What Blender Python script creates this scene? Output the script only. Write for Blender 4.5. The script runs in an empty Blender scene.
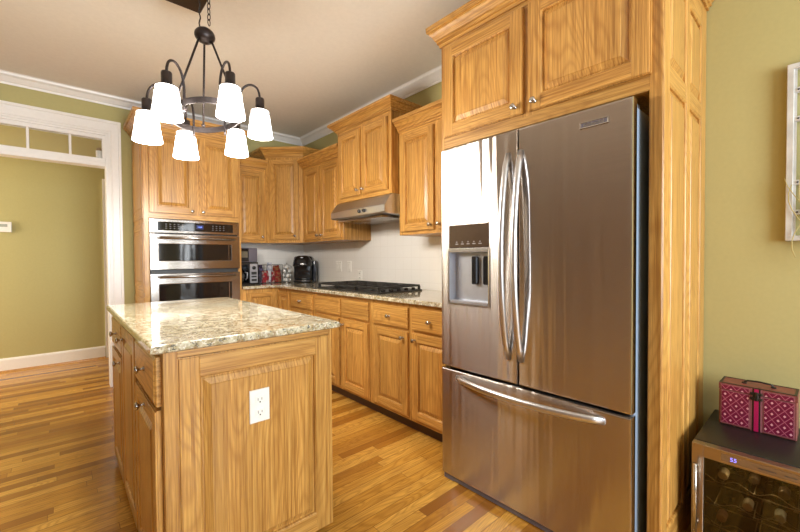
import bpy, bmesh, math, random
from mathutils import Vector, Matrix
PI = math.pi
random.seed(7)
scn = bpy.context.scene
C = scn.collection

# ---------------------------------------------------------------- camera
F_PX = 379.25
cd = bpy.data.cameras.new('camera')
cam = bpy.data.objects.new('camera', cd); C.objects.link(cam)
scn.camera = cam
cd.sensor_fit = 'HORIZONTAL'; cd.sensor_width = 36.0; cd.lens = 36.0 * F_PX / 800.0
cd.clip_start = 0.02
_y, _p, _r = (math.radians(a) for a in (41.96, -1.1526, -0.3924))
fw = Vector((math.sin(_y) * math.cos(_p), math.cos(_y) * math.cos(_p), math.sin(_p)))
rt = Vector((math.cos(_y), -math.sin(_y), 0)); up = rt.cross(fw)
R = math.cos(_r) * rt + math.sin(_r) * up
U = -math.sin(_r) * rt + math.cos(_r) * up
cam.matrix_world = Matrix(((R.x, U.x, -fw.x, 0), (R.y, U.y, -fw.y, 0), (R.z, U.z, -fw.z, 1.1825), (0, 0, 0, 1)))

# ---------------------------------------------------------------- world, light, exposure
scn.view_settings.view_transform = 'Standard'
scn.view_settings.look = 'None'
scn.view_settings.gamma = 1.0
scn.view_settings.use_curve_mapping = False
scn.view_settings.exposure = 0.0
w = bpy.data.worlds.new('sky'); scn.world = w; w.use_nodes = True
wn = w.node_tree.nodes['Background']; wn.inputs[0].default_value = (0.62, 0.78, 1.0, 1); wn.inputs[1].default_value = 2.0
scn.cycles.max_bounces = 8; scn.cycles.diffuse_bounces = 4; scn.cycles.glossy_bounces = 4
scn.cycles.transmission_bounces = 6; scn.cycles.transparent_max_bounces = 8
scn.cycles.sample_clamp_indirect = 6.0
scn.cycles.use_denoising = True
scn.cycles.caustics_reflective = False; scn.cycles.caustics_refractive = False

def area(name, loc, tgt, sx, sy, power, col):
    l = bpy.data.lights.new(name, 'AREA'); l.shape = 'RECTANGLE'; l.size = sx; l.size_y = sy
    l.energy = power; l.color = col
    o = bpy.data.objects.new(name, l); C.objects.link(o); o.location = loc
    o.rotation_euler = (Vector(tgt) - Vector(loc)).to_track_quat('-Z', 'Y').to_euler()
    return o
# daylight coming in through the windows of the breakfast room behind the camera
area('window_daylight', (-1.25, -2.62, 1.45), (-1.25, 2, 1.3), 1.5, 1.5, 14, (0.90, 0.95, 1.0))
area('window_daylight', (0.95, -2.62, 1.45), (0.95, 2, 1.3), 1.5, 1.5, 150, (0.85, 0.94, 1.0))
# warm fill light added to brighten the hall, set before a made-up window
area('hall_fill', (-2.5, 5.15, 1.45), (1, 5.3, 1.3), 0.9, 1.45, 68, (1.0, 0.83, 0.66))

# ---------------------------------------------------------------- materials
def nt(name):
    m = bpy.data.materials.new(name); m.use_nodes = True
    t = m.node_tree; b = t.nodes['Principled BSDF']
    return m, t, b
def N(t, kind, **kw):
    n = t.nodes.new(kind)
    for k, v in kw.items():
        if hasattr(n, k): setattr(n, k, v)
        else: n.inputs[k.replace('_', ' ')].default_value = v
    return n
def lk(t, a, b): t.links.new(a, b)
def math_(t, op, a, b=None, c=None):
    n = t.nodes.new('ShaderNodeMath'); n.operation = op
    for i, v in enumerate((a, b, c)):
        if v is None: continue
        if isinstance(v, (int, float)): n.inputs[i].default_value = v
        else: t.links.new(v, n.inputs[i])
    return n.outputs[0]
def ramp(t, fac, stops, interp='LINEAR'):
    n = t.nodes.new('ShaderNodeValToRGB'); n.color_ramp.interpolation = interp
    e = n.color_ramp.elements
    while len(e) < len(stops): e.new(0.5)
    for el, (p, c) in zip(e, stops):
        el.position = p; el.color = (*c, 1) if len(c) == 3 else c
    t.links.new(fac, n.inputs[0]); return n.outputs[0]
def mixc(t, fac, a, b, blend='MIX'):
    n = t.nodes.new('ShaderNodeMix'); n.data_type = 'RGBA'; n.blend_type = blend
    for i, v in ((0, fac), (6, a), (7, b)):
        if isinstance(v, (int, float)): n.inputs[i].default_value = v
        elif isinstance(v, tuple): n.inputs[i].default_value = (*v, 1)
        else: t.links.new(v, n.inputs[i])
    return n.outputs[2]

def plain(name, col, rough=0.5, metal=0.0, noise=0.04, nscale=30, **kw):
    """simple procedural material with a slight mottling"""
    m, t, b = nt(name)
    tc = N(t, 'ShaderNodeTexCoord'); ns = N(t, 'ShaderNodeTexNoise', Scale=nscale, Detail=3.0)
    lk(t, tc.outputs['Object'], ns.inputs['Vector'])
    lo = tuple(c * (1 - noise) for c in col); hi = tuple(min(1, c * (1 + noise)) for c in col)
    lk(t, ramp(t, ns.outputs[0], [(0.3, lo), (0.7, hi)]), b.inputs['Base Color'])
    b.inputs['Roughness'].default_value = rough; b.inputs['Metallic'].default_value = metal
    for k, v in kw.items(): b.inputs[k.replace('_', ' ')].default_value = v
    return m

def oak(name, axis, tint=(0.93, 0.90, 0.70)):
    m, t, b = nt(name)
    tc = N(t, 'ShaderNodeTexCoord'); oi = N(t, 'ShaderNodeObjectInfo')
    off = N(t, 'ShaderNodeVectorMath', operation='MULTIPLY_ADD')
    comb = N(t, 'ShaderNodeCombineXYZ')
    r7 = math_(t, 'MULTIPLY', oi.outputs['Random'], 17.0)
    for i in range(3): lk(t, math_(t, 'MULTIPLY', r7, 1.0 + 0.37 * i), comb.inputs[i])
    add = N(t, 'ShaderNodeVectorMath', operation='ADD')
    lk(t, tc.outputs['Object'], add.inputs[0]); lk(t, comb.outputs[0], add.inputs[1])
    def mp(across, along):
        n = t.nodes.new('ShaderNodeMapping'); s = [across, across * 0.3, across]; s['XYZ'.index(axis)] = along
        n.inputs['Scale'].default_value = s; lk(t, add.outputs[0], n.inputs['Vector']); return n.outputs[0]
    fig = N(t, 'ShaderNodeTexNoise', Scale=1.0, Detail=1.5, Roughness=0.45, Distortion=0.25); lk(t, mp(4.2, 0.75), fig.inputs['Vector'])
    fib = N(t, 'ShaderNodeTexNoise', Scale=1.0, Detail=4.0, Roughness=0.65); lk(t, mp(150.0, 2.6), fib.inputs['Vector'])
    rings = math_(t, 'SINE', math_(t, 'MULTIPLY_ADD', fib.outputs[0], 2.2, math_(t, 'MULTIPLY', fig.outputs[0], 210.0)))
    rings = math_(t, 'POWER', math_(t, 'MULTIPLY_ADD', rings, 0.5, 0.5), 2.6)
    por = N(t, 'ShaderNodeTexNoise', Scale=1.0, Detail=2.0, Roughness=0.5); lk(t, mp(420.0, 9.0), por.inputs['Vector'])
    brd = N(t, 'ShaderNodeTexNoise', Scale=1.0, Detail=1.0); lk(t, mp(9.0, 0.5), brd.inputs['Vector'])
    T = lambda c: tuple(a * k for a, k in zip(c, tint))
    base = ramp(t, fib.outputs[0], [(0.33, T((0.33, 0.15, 0.034))), (0.50, T((0.60, 0.325, 0.100))), (0.66, T((0.74, 0.45, 0.165)))])
    c = mixc(t, math_(t, 'MULTIPLY', rings, math_(t, 'MULTIPLY_ADD', brd.outputs[0], 0.80, -0.06)), base, T((0.33, 0.14, 0.03)))
    p = ramp(t, por.outputs[0], [(0.36, (1, 1, 1)), (0.44, (0, 0, 0))])
    c = mixc(t, math_(t, 'MULTIPLY', p, 0.35), c, T((0.30, 0.14, 0.045)))
    tone = ramp(t, brd.outputs[0], [(0.3, (0.86, 0.84, 0.80)), (0.7, (1.08, 1.06, 1.02))])
    c = mixc(t, 1.0, c, tone, 'MULTIPLY')
    per = math_(t, 'MULTIPLY_ADD', oi.outputs['Random'], 0.14, 0.93)
    hs = N(t, 'ShaderNodeHueSaturation'); lk(t, c, hs.inputs['Color']); lk(t, per, hs.inputs['Value'])
    lk(t, hs.outputs[0], b.inputs['Base Color'])
    b.inputs['Roughness'].default_value = 0.36
    b.inputs['Coat Weight'].default_value = 0.25; b.inputs['Coat Roughness'].default_value = 0.22
    bp = N(t, 'ShaderNodeBump', Strength=0.12, Distance=0.002); lk(t, fib.outputs[0], bp.inputs['Height']); lk(t, bp.outputs[0], b.inputs['Normal'])
    return m
OV = oak('oak_upright_grain', 'Z'); OH = oak('oak_level_grain', 'X'); OD = oak('oak_depth_grain', 'Y')
OAK = [OV, OH, OD]

def floor_mat():
    m, t, b = nt('oak_strip_floor')
    tc = N(t, 'ShaderNodeTexCoord'); sp = N(t, 'ShaderNodeSeparateXYZ'); lk(t, tc.outputs['Object'], sp.inputs[0])
    row = math_(t, 'DIVIDE', sp.outputs[1], 0.057); ri = math_(t, 'FLOOR', row); rf = math_(t, 'FRACT', row)
    wn1 = N(t, 'ShaderNodeTexWhiteNoise', noise_dimensions='1D'); lk(t, ri, wn1.inputs['W'])
    xo = math_(t, 'DIVIDE', math_(t, 'MULTIPLY_ADD', wn1.outputs[0], 5.13, sp.outputs[0]), 0.95)
    xi = math_(t, 'FLOOR', xo); xf = math_(t, 'FRACT', xo)
    cv = N(t, 'ShaderNodeCombineXYZ'); lk(t, ri, cv.inputs[0]); lk(t, xi, cv.inputs[1])
    wn2 = N(t, 'ShaderNodeTexWhiteNoise', noise_dimensions='2D'); lk(t, cv.outputs[0], wn2.inputs['Vector'])
    rnd = wn2.outputs[0]
    cv2 = N(t, 'ShaderNodeCombineXYZ')
    lk(t, math_(t, 'MULTIPLY_ADD', rnd, 31.0, sp.outputs[0]), cv2.inputs[0])
    lk(t, math_(t, 'MULTIPLY_ADD', rnd, 17.0, sp.outputs[1]), cv2.inputs[1]); lk(t, rnd, cv2.inputs[2])
    def mp(a, c):
        n = t.nodes.new('ShaderNodeMapping'); n.inputs['Scale'].default_value = (a, c, 1); lk(t, cv2.outputs[0], n.inputs['Vector']); return n.outputs[0]
    fig = N(t, 'ShaderNodeTexNoise', Scale=1.0, Detail=1.5, Distortion=0.4); lk(t, mp(1.6, 9.0), fig.inputs['Vector'])
    rings = math_(t, 'POWER', math_(t, 'MULTIPLY_ADD', math_(t, 'SINE', math_(t, 'MULTIPLY', fig.outputs[0], 150.0)), 0.5, 0.5), 2.0)
    fib = N(t, 'ShaderNodeTexNoise', Scale=1.0, Detail=4.0, Roughness=0.7); lk(t, mp(3.0, 90.0), fib.inputs['Vector'])
    plank = ramp(t, rnd, [(0.0, (0.25, 0.09, 0.012)), (0.22, (0.42, 0.175, 0.022)), (0.6, (0.66, 0.33, 0.048)), (1.0, (0.78, 0.43, 0.082))])
    c = mixc(t, math_(t, 'MULTIPLY', rings, 0.38), plank, (0.26, 0.095, 0.012))
    c = mixc(t, ramp(t, fib.outputs[0], [(0.35, (0.45,) * 3), (0.6, (0, 0, 0))]), c, (0.27, 0.11, 0.025))
    e1 = math_(t, 'LESS_THAN', rf, 0.045); e2 = math_(t, 'LESS_THAN', xf, 0.0022)
    gap = math_(t, 'MAXIMUM', e1, e2)
    c = mixc(t, math_(t, 'MULTIPLY', gap, 0.8), c, (0.13, 0.05, 0.012))
    lk(t, c, b.inputs['Base Color'])
    b.inputs['Roughness'].default_value = 0.27
    b.inputs['Coat Weight'].default_value = 0.12; b.inputs['Coat Roughness'].default_value = 0.12
    bp = N(t, 'ShaderNodeBump', Strength=0.25, Distance=0.001); lk(t, math_(t, 'SUBTRACT', 1.0, gap), bp.inputs['Height']); lk(t, bp.outputs[0], b.inputs['Normal'])
    return m
FLOOR = floor_mat()

def granite():
    m, t, b = nt('cream_granite')
    tc = N(t, 'ShaderNodeTexCoord')
    def no(s, d=3.0, r=0.6, dis=0.0):
        n = N(t, 'ShaderNodeTexNoise', Scale=s, Detail=d, Roughness=r, Distortion=dis); lk(t, tc.outputs['Object'], n.inputs['Vector']); return n.outputs[0]
    c = ramp(t, no(26, 4), [(0.36, (0.27, 0.21, 0.11)), (0.48, (0.47, 0.41, 0.26)), (0.62, (0.62, 0.59, 0.46))])
    c = mixc(t, ramp(t, no(60, 3, 0.65, 0.5), [(0.54, (0, 0, 0)), (0.62, (0.75,) * 3)]), c, (0.30, 0.19, 0.09))
    c = mixc(t, ramp(t, no(95, 3, 0.6, 0.3), [(0.55, (0, 0, 0)), (0.63, (0.85,) * 3)]), c, (0.80, 0.78, 0.70))
    c = mixc(t, ramp(t, no(80, 4, 0.6, 1.0), [(0.57, (0, 0, 0)), (0.62, (0.95,) * 3)]), c, (0.09, 0.095, 0.09))
    vo = N(t, 'ShaderNodeTexVoronoi', Scale=170.0); lk(t, tc.outputs['Object'], vo.inputs['Vector'])
    c = mixc(t, ramp(t, vo.outputs['Distance'], [(0.12, (0.55,) * 3), (0.22, (0, 0, 0))]), c, (0.16, 0.12, 0.08))
    lk(t, c, b.inputs['Base Color']); b.inputs['Roughness'].default_value = 0.10
    b.inputs['Coat Weight'].default_value = 0.4; b.inputs['Coat Roughness'].default_value = 0.03
    return m
GRAN = granite()

def steel(name, col=(0.52, 0.475, 0.44), rough=0.22, aniso=1.0, wave=0.0, axis='Z'):
    m, t, b = nt(name)
    tc = N(t, 'ShaderNodeTexCoord')
    mpn = t.nodes.new('ShaderNodeMapping'); mpn.inputs['Scale'].default_value = (3, 3, 500); lk(t, tc.outputs['Object'], mpn.inputs['Vector'])
    ns = N(t, 'ShaderNodeTexNoise', Scale=1.0, Detail=2.0); lk(t, mpn.outputs[0], ns.inputs['Vector'])
    lk(t, ramp(t, ns.outputs[0], [(0.3, tuple(c * 0.93 for c in col)), (0.7, tuple(min(1, c * 1.05) for c in col))]), b.inputs['Base Color'])
    b.inputs['Metallic'].default_value = 1.0; b.inputs['Roughness'].default_value = rough
    b.inputs['Anisotropic'].default_value = aniso; b.inputs['Anisotropic Rotation'].default_value = 0.25
    tg = N(t, 'ShaderNodeTangent', direction_type='RADIAL', axis='Z'); lk(t, tg.outputs[0], b.inputs['Tangent'])
    if wave:
        m2 = t.nodes.new('ShaderNodeMapping'); m2.inputs['Scale'].default_value = (24, 24, 1.1); lk(t, tc.outputs['Object'], m2.inputs['Vector'])
        n2 = N(t, 'ShaderNodeTexNoise', Scale=1.0, Detail=1.0); lk(t, m2.outputs[0], n2.inputs['Vector'])
        bp = N(t, 'ShaderNodeBump', Strength=1.0, Distance=1.0); lk(t, math_(t, 'MULTIPLY_ADD', n2.outputs[0], wave, 0.0), bp.inputs['Height']); lk(t, bp.outputs[0], b.inputs['Normal'])
    return m
STEEL_DOOR = steel('brushed_steel_door', wave=0.0030)
STEEL = steel('brushed_steel', (0.36, 0.33, 0.305), 0.22, 0.8)
STEELN = steel('neutral_brushed_steel', (0.55, 0.55, 0.56), 0.34, 0.3)
NICKEL = plain('brushed_nickel', (0.50, 0.48, 0.46), 0.24, 1.0)
WALL = plain('olive_wall_paint', (0.465, 0.422, 0.185), 0.75, noise=0.02, nscale=60)
CEIL = plain('ceiling_paint', (0.80, 0.77, 0.70), 0.85, noise=0.02, nscale=40)
WHITE = plain('white_trim_paint', (0.88, 0.88, 0.87), 0.35, noise=0.015)
BLACK = plain('black_gloss_plastic', (0.012, 0.012, 0.013), 0.12)
BLACKM = plain('black_matt_iron', (0.015, 0.015, 0.015), 0.45)
BRONZE = plain('dark_bronze', (0.055, 0.045, 0.045), 0.38, 0.8)
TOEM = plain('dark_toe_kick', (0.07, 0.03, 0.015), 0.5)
BODYG = plain('grey_blue_cabinet_paint', (0.27, 0.35, 0.46), 0.28)
GASKET = plain('black_rubber', (0.012, 0.012, 0.014), 0.6)
OVGL = plain('oven_black_glass', (0.010, 0.009, 0.009), 0.05)
PLAST = plain('grey_plastic', (0.13, 0.12, 0.15), 0.4)
SILV = plain('silver_plastic', (0.42, 0.43, 0.48), 0.3, 0.6)
RED = plain('red_foil', (0.42, 0.02, 0.03), 0.3)
PAPER = plain('white_paper', (0.75, 0.74, 0.72), 0.6)
IVORY = plain('ivory_plastic', (0.85, 0.84, 0.80), 0.35)
SLOT = plain('dark_slot', (0.03, 0.03, 0.03), 0.5)
INTER = plain('cooler_liner', (0.10, 0.085, 0.05), 0.5)
CHARC = plain('black_textured_sheet', (0.012, 0.012, 0.012), 0.35, noise=0.2, nscale=200)
DISPG = plain('dispenser_grey', (0.48, 0.50, 0.56), 0.3, 0.5)
BROWNG = plain('dispenser_display_smoke', (0.075, 0.05, 0.032), 0.12)
GOLDM = plain('straw_grass', (0.50, 0.42, 0.17), 0.6)
WASH = plain('whitewashed_wood', (0.58, 0.58, 0.56), 0.6, noise=0.12, nscale=18)

def emis(name, col, s, base=(0.8, 0.8, 0.8)):
    m, t, b = nt(name); tc = N(t, 'ShaderNodeTexCoord'); ns = N(t, 'ShaderNodeTexNoise', Scale=20.0); lk(t, tc.outputs['Object'], ns.inputs['Vector'])
    b.inputs['Base Color'].default_value = (*base, 1)
    lk(t, ramp(t, ns.outputs[0], [(0.3, tuple(c * 0.96 for c in col)), (0.7, col)]), b.inputs['Emission Color']); b.inputs['Emission Strength'].default_value = s
    return m
SHADE = emis('lit_frosted_glass', (1.0, 0.94, 0.86), 6.5)
BULB = emis('lit_bulb', (1.0, 0.86, 0.66), 40.0)
LEDB = emis('blue_display_digits', (0.12, 0.22, 1.0), 2.5, (0.02, 0.02, 0.1))
LEDV = emis('violet_display_digits', (0.30, 0.25, 1.0), 2.0, (0.02, 0.02, 0.1))

def glassy(name, tint=(1, 1, 1), gloss=0.12, rough=0.02):
    m = bpy.data.materials.new(name); m.use_nodes = True; t = m.node_tree; t.nodes.clear()
    o = N(t, 'ShaderNodeOutputMaterial'); tr = N(t, 'ShaderNodeBsdfTransparent'); tr.inputs[0].default_value = (*tint, 1)
    g = N(t, 'ShaderNodeBsdfGlossy'); g.inputs['Roughness'].default_value = rough
    fr = N(t, 'ShaderNodeFresnel'); fr.inputs[0].default_value = 1.5
    mx = N(t, 'ShaderNodeMixShader'); lk(t, math_(t, 'MULTIPLY_ADD', fr.outputs[0], 1.0, gloss - 0.04), mx.inputs[0])
    lk(t, tr.outputs[0], mx.inputs[1]); lk(t, g.outputs[0], mx.inputs[2]); lk(t, mx.outputs[0], o.inputs[0])
    return m
PANE = glassy('clear_pane', gloss=.04); SMOKE = glassy('smoked_glass', (0.72, 0.66, 0.55), 0.04)

def tile_mat():
    m, t, b = nt('offwhite_square_tile')
    tc = N(t, 'ShaderNodeTexCoord'); sp = N(t, 'ShaderNodeSeparateXYZ'); lk(t, tc.outputs['Object'], sp.inputs[0])
    a = math_(t, 'FRACT', math_(t, 'DIVIDE', math_(t, 'ADD', sp.outputs[0], sp.outputs[1]), 0.108))
    c = math_(t, 'FRACT', math_(t, 'DIVIDE', sp.outputs[2], 0.108))
    g = math_(t, 'MAXIMUM', math_(t, 'LESS_THAN', a, 0.03), math_(t, 'LESS_THAN', c, 0.03))
    lk(t, mixc(t, g, (0.88, 0.865, 0.83), (0.82, 0.80, 0.76)), b.inputs['Base Color']); b.inputs['Roughness'].default_value = 0.25
    bp = N(t, 'ShaderNodeBump', Strength=0.3, Distance=0.002); lk(t, math_(t, 'SUBTRACT', 1.0, g), bp.inputs['Height']); lk(t, bp.outputs[0], b.inputs['Normal'])
    return m
TILE = tile_mat()

def brocade():
    m, t, b = nt('magenta_brocade')
    tc = N(t, 'ShaderNodeTexCoord'); sp = N(t, 'ShaderNodeSeparateXYZ'); lk(t, tc.outputs['Object'], sp.inputs[0])
    u = math_(t, 'DIVIDE', math_(t, 'ADD', sp.outputs[0], sp.outputs[1]), 0.036); v = math_(t, 'DIVIDE', sp.outputs[2], 0.044)
    p = math_(t, 'ADD', u, v); q = math_(t, 'SUBTRACT', u, v)
    fp = math_(t, 'ABSOLUTE', math_(t, 'SUBTRACT', math_(t, 'FRACT', p), 0.5)); fq = math_(t, 'ABSOLUTE', math_(t, 'SUBTRACT', math_(t, 'FRACT', q), 0.5))
    line = math_(t, 'GREATER_THAN', math_(t, 'MAXIMUM', fp, fq), 0.455)
    dot = math_(t, 'LESS_THAN', math_(t, 'MAXIMUM', fp, fq), 0.13)
    c = mixc(t, line, (0.16, 0.003, 0.035), (0.42, 0.12, 0.17)); c = mixc(t, dot, c, (0.72, 0.38, 0.42))
    lk(t, c, b.inputs['Base Color']); b.inputs['Roughness'].default_value = 0.4
    return m
BROC = brocade()
MAROON = plain('worn_maroon_leather', (0.20, 0.055, 0.045), 0.4, noise=0.25, nscale=60)
PINKB = plain('dusky_pink_border', (0.30, 0.10, 0.12), 0.5, noise=0.15, nscale=120)
MAG = plain('magenta_ribbon', (0.42, 0.01, 0.09), 0.35)
BRASSD = plain('aged_metal', (0.05, 0.045, 0.04), 0.4, 0.8)

# ---------------------------------------------------------------- mesh helpers
class MB:
    def __init__(self): self.bm = bmesh.new()
    def face(self, pts, mat=0, smooth=False):
        vs = [self.bm.verts.new(p) for p in pts]; f = self.bm.faces.new(vs); f.material_index = mat; f.smooth = smooth; return f
    def box(self, x0, x1, y0, y1, z0, z1, mat=0, bev=0.0, seg=1):
        b = bmesh.new(); bmesh.ops.create_cube(b, size=1.0)
        for v in b.verts:
            v.co = Vector(((x0 + x1) / 2 + v.co.x * (x1 - x0), (y0 + y1) / 2 + v.co.y * (y1 - y0), (z0 + z1) / 2 + v.co.z * (z1 - z0)))
        if bev: bmesh.ops.bevel(b, geom=b.edges[:], offset=bev, segments=seg, profile=0.5, affect='EDGES')
        self.merge(b, mat, smooth=bool(bev) and seg > 1); return self
    def merge(self, b, mat=0, smooth=False, mtx=None):
        mp = {}
        for v in b.verts: mp[v] = self.bm.verts.new(mtx @ v.co if mtx else v.co)
        for f in b.faces:
            g = self.bm.faces.new([mp[v] for v in f.verts]); g.material_index = mat; g.smooth = smooth
        b.free()
    def loops(self, loops, mat=0, cap0=False, cap1=True, smooth=False, closed=True, mats=None):
        """bridge successive point loops (all the same length)"""
        L = [[self.bm.verts.new(p) for p in lp] for lp in loops]; n = len(L[0])
        for k in range(len(L) - 1):
            for i in range(n if closed else n - 1):
                j = (i + 1) % n
                f = self.bm.faces.new((L[k][i], L[k][j], L[k + 1][j], L[k + 1][i])); f.material_index = mats[k] if mats else mat; f.smooth = smooth
        if cap0: f = self.bm.faces.new(L[0][::-1]); f.material_index = mats[0] if mats else mat
        if cap1: f = self.bm.faces.new(L[-1]); f.material_index = mats[-1] if mats else mat
        return self
    def rects(self, rs, mat=0, **kw):
        """concentric rectangles (x0,x1,z0,z1,y) facing -Y"""
        return self.loops([[(a, y, c), (b, y, c), (b, y, d), (a, y, d)] for a, b, c, d, y in rs], mat, **kw)
    def lathe(self, prof, n=20, mat=0, c=(0, 0, 0), axis='Z', smooth=True, cap0=True, cap1=True):
        lo = []
        for r, z in prof:
            ring = []
            for i in range(n):
                a = 2 * PI * i / n; p = (r * math.cos(a), r * math.sin(a), z)
                if axis == 'Y': p = (p[0], -p[2], p[1])
                if axis == 'X': p = (p[2], p[0], p[1])
                ring.append((c[0] + p[0], c[1] + p[1], c[2] + p[2]))
            lo.append(ring)
        return self.loops(lo, mat, cap0, cap1, smooth)
    def tube(self, pts, r, n=8, mat=0, rx=None, smooth=True, up=None):
        pts = [Vector(p) for p in pts]; lo = []; prev = None
        for i, p in enumerate(pts):
            d = (pts[min(i + 1, len(pts) - 1)] - pts[max(i - 1, 0)]).normalized()
            ref = Vector(up) if up else (prev if prev else (Vector((0, 0, 1)) if abs(d.z) < 0.9 else Vector((1, 0, 0))))
            s = d.cross(ref)
            if s.length < 1e-5: s = d.cross(Vector((1, 0.2, 0.1)))
            s.normalize(); u = s.cross(d).normalized(); prev = u
            rr = r[i] if isinstance(r, (list, tuple)) else r
            r2 = rx if rx else rr
            lo.append([p + s * (r2 * math.cos(2 * PI * k / n)) + u * (rr * math.sin(2 * PI * k / n)) for k in range(n)])
        return self.loops(lo, mat, True, True, smooth)
    def sweep(self, path, prof, mat=0, mats=None):
        """sweep profile [(out,z)] along plan path [(x,y)], outward = right-hand side of travel"""
        P = [Vector(p) for p in path]; lo = []
        for i, p in enumerate(P):
            ns = []
            if i > 0: d = (P[i] - P[i - 1]).normalized(); ns.append(Vector((d.y, -d.x)))
            if i < len(P) - 1: d = (P[i + 1] - P[i]).normalized(); ns.append(Vector((d.y, -d.x)))
            if len(ns) == 2: m = (ns[0] + ns[1]); m = m / (1 + ns[0].dot(ns[1]))
            else: m = ns[0]
            lo.append([(p.x + m.x * o, p.y + m.y * o, z) for o, z in prof])
        return self.loops(lo, mat, True, True)
    def build(self, name, mats, parent=None, loc=None, label=None):
        me = bpy.data.meshes.new(name); bmesh.ops.recalc_face_normals(self.bm, faces=self.bm.faces)
        self.bm.to_mesh(me); self.bm.free()
        for m in (mats if isinstance(mats, (list, tuple)) else [mats]): me.materials.append(m)
        o = bpy.data.objects.new(name, me); C.objects.link(o)
        if parent: o.parent = parent
        if loc is not None: o.location = loc
        if label: o['label'] = label
        return o

def thing(name, label, cat, loc=(0, 0, 0), rz=0.0, group=None):
    o = bpy.data.objects.new(name, None); C.objects.link(o); o.empty_display_size = 0.1
    o.location = loc; o.rotation_euler = (0, 0, rz); o['label'] = label; o['category'] = cat
    if group: o['group'] = group
    return o
def tag(o, label, cat, group=None):
    o['label'] = label; o['category'] = cat
    if group: o['group'] = group
    return o
def struct(o): o['kind'] = 'structure'; return o
def copy_tree(o, parent=None):
    c = o.copy(); C.objects.link(c)
    if parent: c.parent = parent
    for ch in list(o.children): copy_tree(ch, c)
    return c

# ---------------------------------------------------------------- the room
RX, BY, ZC = 2.33, 4.42, 2.69          # right wall, back wall, ceiling height
LX, RY, HY = -2.6, -2.8, 5.82           # left wall, rear wall, far wall of the hall
struct(MB().box(LX - .1, RX + .1, RY - .1, HY + .1, -0.1, 0).build('floor', FLOOR))
struct(MB().box(LX - .1, RX + .1, RY - .1, HY + .1, ZC, ZC + .1).build('ceiling', CEIL))
struct(MB().box(RX, RX + .12, RY - .1, HY + .1, 0, ZC).build('wall_right', WALL))
OX0, OX1, OZ = -1.25, 0.355, 2.35       # cased opening with transom
m = MB(); m.box(LX, OX0, BY, BY + .12, 0, ZC); m.box(OX1, RX, BY, BY + .12, 0, ZC); m.box(OX0, OX1, BY, BY + .12, OZ, ZC)
struct(m.build('wall_back', WALL))
struct(MB().box(LX, RX, HY, HY + .1, 0, ZC).build('wall_hall', WALL))
# left wall with a made-up window for the hall fill, rear wall with two windows
wz0, wz1 = 0.7, 2.2
m = MB(); m.box(LX - .12, LX, RY, 4.65, 0, ZC); m.box(LX - .12, LX, 5.65, HY, 0, ZC); m.box(LX - .12, LX, 4.65, 5.65, 0, wz0); m.box(LX - .12, LX, 4.65, 5.65, wz1, ZC)
struct(m.build('wall_left', plain('dark_tan_wall_paint', (.20, .125, .075), .7, noise=.03)))
m = MB(); xs = [LX, -2.0, -0.5, 0.2, 1.7, RX]
for i in (0, 2, 4): m.box(xs[i], xs[i + 1], RY - .12, RY, 0, ZC)
for i in (1, 3): m.box(xs[i], xs[i + 1], RY - .12, RY, 0, wz0); m.box(xs[i], xs[i + 1], RY - .12, RY, wz1, ZC)
struct(m.build('wall_rear', WALL))
def window(n, x0, x1, loc, rz):
    t = MB(); wd = x1 - x0
    for a, b, c, d in ((0, wd, wz1 - .05, wz1), (0, wd, wz0, wz0 + .05), (0, .05, wz0, wz1), (wd - .05, wd, wz0, wz1), (wd / 2 - .02, wd / 2 + .02, wz0, wz1), (0, wd, (wz0 + wz1) / 2 - .02, (wz0 + wz1) / 2 + .02)):
        t.box(a, b, -.06, -.01, c, d)
    for a, b, c, d in ((-.09, wd + .09, wz1, wz1 + .09), (-.09, wd + .09, wz0 - .09, wz0), (-.09, 0, wz0, wz1), (wd, wd + .09, wz0, wz1)):
        t.box(a, b, .001, .02, c, d)
    o = struct(t.build('window_%d' % n, WHITE)); o.location = loc; o.rotation_euler = (0, 0, rz)
    MB().box(0.05, wd - .05, -.045, -.04, wz0 + .05, wz1 - .05).build('pane', PANE, o)
window(1, -2.0, -0.5, (-2.0, RY, 0), 0); window(2, 0.2, 1.7, (0.2, RY, 0), 0); window(4, 0, 1.0, (LX, 5.65, 0), -PI / 2)  # last window, in the left wall, is added to go with the hall fill

# crown moulding
CR = [(0, -.075), (.012, -.078), (.014, -.062), (.024, -.056), (.050, -.030), (.072, -.020), (.076, -.006), (.088, 0), (0, 0)]
crz = [(o, ZC + z * 1.05) for o, z in CR]
struct(MB().sweep([(LX, BY), (RX, BY), (RX, RY)], crz).build('trim_1', WHITE))
struct(MB().sweep([(RX, RY), (LX, RY), (LX, BY)], crz).build('trim_2', WHITE))
# baseboards
BB = [(0, 0), (.016, 0), (.016, .125), (.010, .140), (0, .145)]
QR = [(.016, 0), (.030, 0), (.026, .012), (.016, .017)]
def base(name, path):
    m = MB(); m.sweep(path, BB); o = m.build(name, WHITE); struct(o); MB().sweep(path, QR).build('shoe_moulding', OV, o)
base('baseboard_hall', [(LX, HY), (0.40, HY)])
base('baseboard_back', [(LX, BY), (OX0 - .1, BY)])
base('baseboard_right', [(RX, .37), (RX, RY)])
base('baseboard_left', [(LX, RY), (LX, BY)])
base('baseboard_rear', [(RX, RY), (LX, RY)])

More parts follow.
